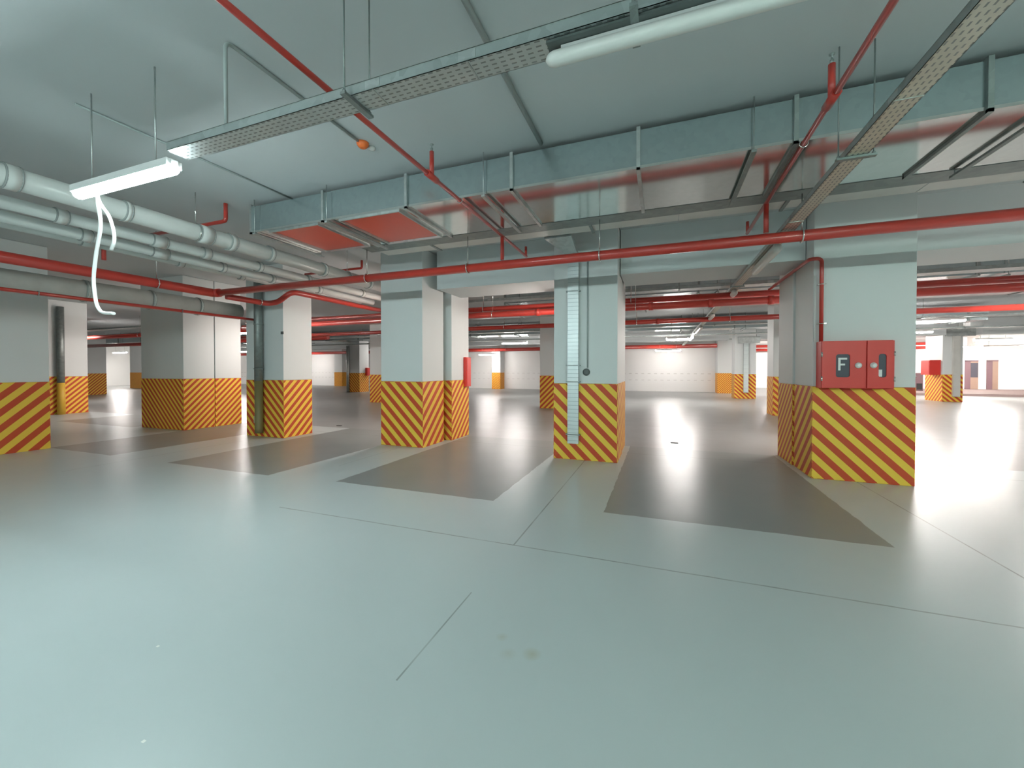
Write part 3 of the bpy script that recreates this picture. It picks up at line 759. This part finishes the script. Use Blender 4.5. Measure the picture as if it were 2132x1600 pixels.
for i, (x, y) in enumerate(((7., 28.), (11.5, 28.), (16., 28.), (21., 27.), (9., 34.), (14., 34.), (19., 35.4), (24., 34.))):
    lamp(x - .75, x + .75, y, 3.05, 'exit', 'bright lamp in the exit area, ' + ('first row first', 'first row second', 'first row third', 'first row last', 'second row first', 'second row second', 'second row third', 'second row last')[i] + ' from the left', drop=CEIL, detail=False, r=.07)

# ------------------------------------------------------------------ ceiling conduits, detector
tag(tube([(-1.155, -2, CEIL - .022), (-1.155, 3.95, CEIL - .022)], .022, 10).build('ceiling_conduit', M['conduit']), 'straight grey conduit on the ceiling ending at the duct', 'conduit')
t = thing('ceiling_conduit', 'thin grey conduit rising from the tray to the orange detector', 'conduit', (-2.87, 2.6, 3.7))
tube([(-2.87, 1.96, 3.12), (-2.87, 1.96, CEIL - .016), (-2.87, 3.27, CEIL - .016)], .013, 8, bend=.06).build('pipe', M['conduit'], t)
t = thing('smoke_detector', 'orange smoke detector on the ceiling', 'smoke detector', (-2.87, 3.36, CEIL))
MB().lathe((-2.87, 3.34, CEIL), [(.06, 0), (.06, .015), (.05, .035), (.035, .05), (.02, .055)], (0, 0, -1), 20).build('cover', M['orange'], t)
MB().lathe((-2.84, 3.44, CEIL), [(.035, 0), (.035, .02), (.02, .024)], (0, 0, -1), 14).build('base', M['white'], t)
tag(tube([(-4.78, 1.97, CEIL - .012), (-4.68, 4.1, CEIL - .012)], .011, 8).build('ceiling_conduit', M['conduit']), 'thin dark wire along the ceiling above the glowing lamp', 'conduit')

# ------------------------------------------------------------------ floor drains, exit details
tag(box(.19, 8.78, 0, .33, 8.86, .012).build('floor_drain', M['drain_cast'], bevel=.003), 'small black drain cover on the floor between the two right pillars', 'drain')
tag(box(-8.12, 8.38, 0, -7.98, 8.44, .012).build('floor_drain', M['drain_cast'], bevel=.003), 'small dark drain cover on the floor left of the chevron pillar', 'drain')
def exit_door(n, x0, x1, lab, window):
    d = tag(MB().box(x0, 37.93, .12, x0 + .28, 38., 2.12).box(x0, 37.93, 2.08, x1, 38, 2.16).build('door_%d' % n, M['jamb']), lab, 'door', kind='structure')
    box(x0 + .28, 37.95, .12, x1, 37.99, 2.08).build('leaf', M['door'], d)
    if window: box(x0 + .30, 37.935, .95, x1 - .02, 37.955, 1.98).build('window_pane', M['glass'], d)
exit_door(1, 20.25, 20.95, 'pinkish door with a dark window in the exit wall', True)
exit_door(2, 21.4, 21.98, 'plain pinkish door in the exit wall, right one', False)
t = thing('barrier_gate', 'small dark barrier box with a thin arm by the exit', 'barrier', (15.9, 34, .12))
box(15.6, 33.8, .12, 16.0, 34.2, 1.28).build('housing', M['jamb'], t, bevel=.02)
box(15.66, 33.78, .2, 15.94, 33.8, .6).build('hatch', M['black'], t)
tube([(15.6, 33.7, 1.05), (12.9, 33.7, 1.12)], .04, 8).build('arm', M['galv_dark'], t)

# ------------------------------------------------------------------ camera
F, YAW, PITCH, SHIFT = 835., math.radians(20.4), math.radians(.75), -19.
cam = bpy.data.cameras.new('camera'); co = bpy.data.objects.new('camera', cam); COL.objects.link(co)
cam.sensor_width = 36; cam.sensor_fit = 'HORIZONTAL'; cam.lens = F / 2132 * 36
cam.shift_y = SHIFT / 2132; cam.clip_start = .05; cam.clip_end = 200
co.location = (0, 0, 1.5)
co.rotation_euler = (PI / 2 - PITCH, 0, YAW)
SC.camera = co

# ------------------------------------------------------------------ world, view
w = bpy.data.worlds.new('world'); SC.world = w; w.use_nodes = True
w.node_tree.nodes['Background'].inputs[0].default_value = (.5, .55, .55, 1)
w.node_tree.nodes['Background'].inputs[1].default_value = .02
SC.view_settings.view_transform = 'Standard'; SC.view_settings.look = 'None'
SC.view_settings.gamma = 1; SC.view_settings.use_curve_mapping = False
SC.view_settings.exposure = .17
cy = SC.cycles
cy.max_bounces = 7; cy.diffuse_bounces = 5; cy.use_adaptive_sampling = True; cy.adaptive_threshold = .015; cy.glossy_bounces = 4
cy.sample_clamp_indirect = 4; cy.use_denoising = True
cy.caustics_reflective = False; cy.caustics_refractive = False
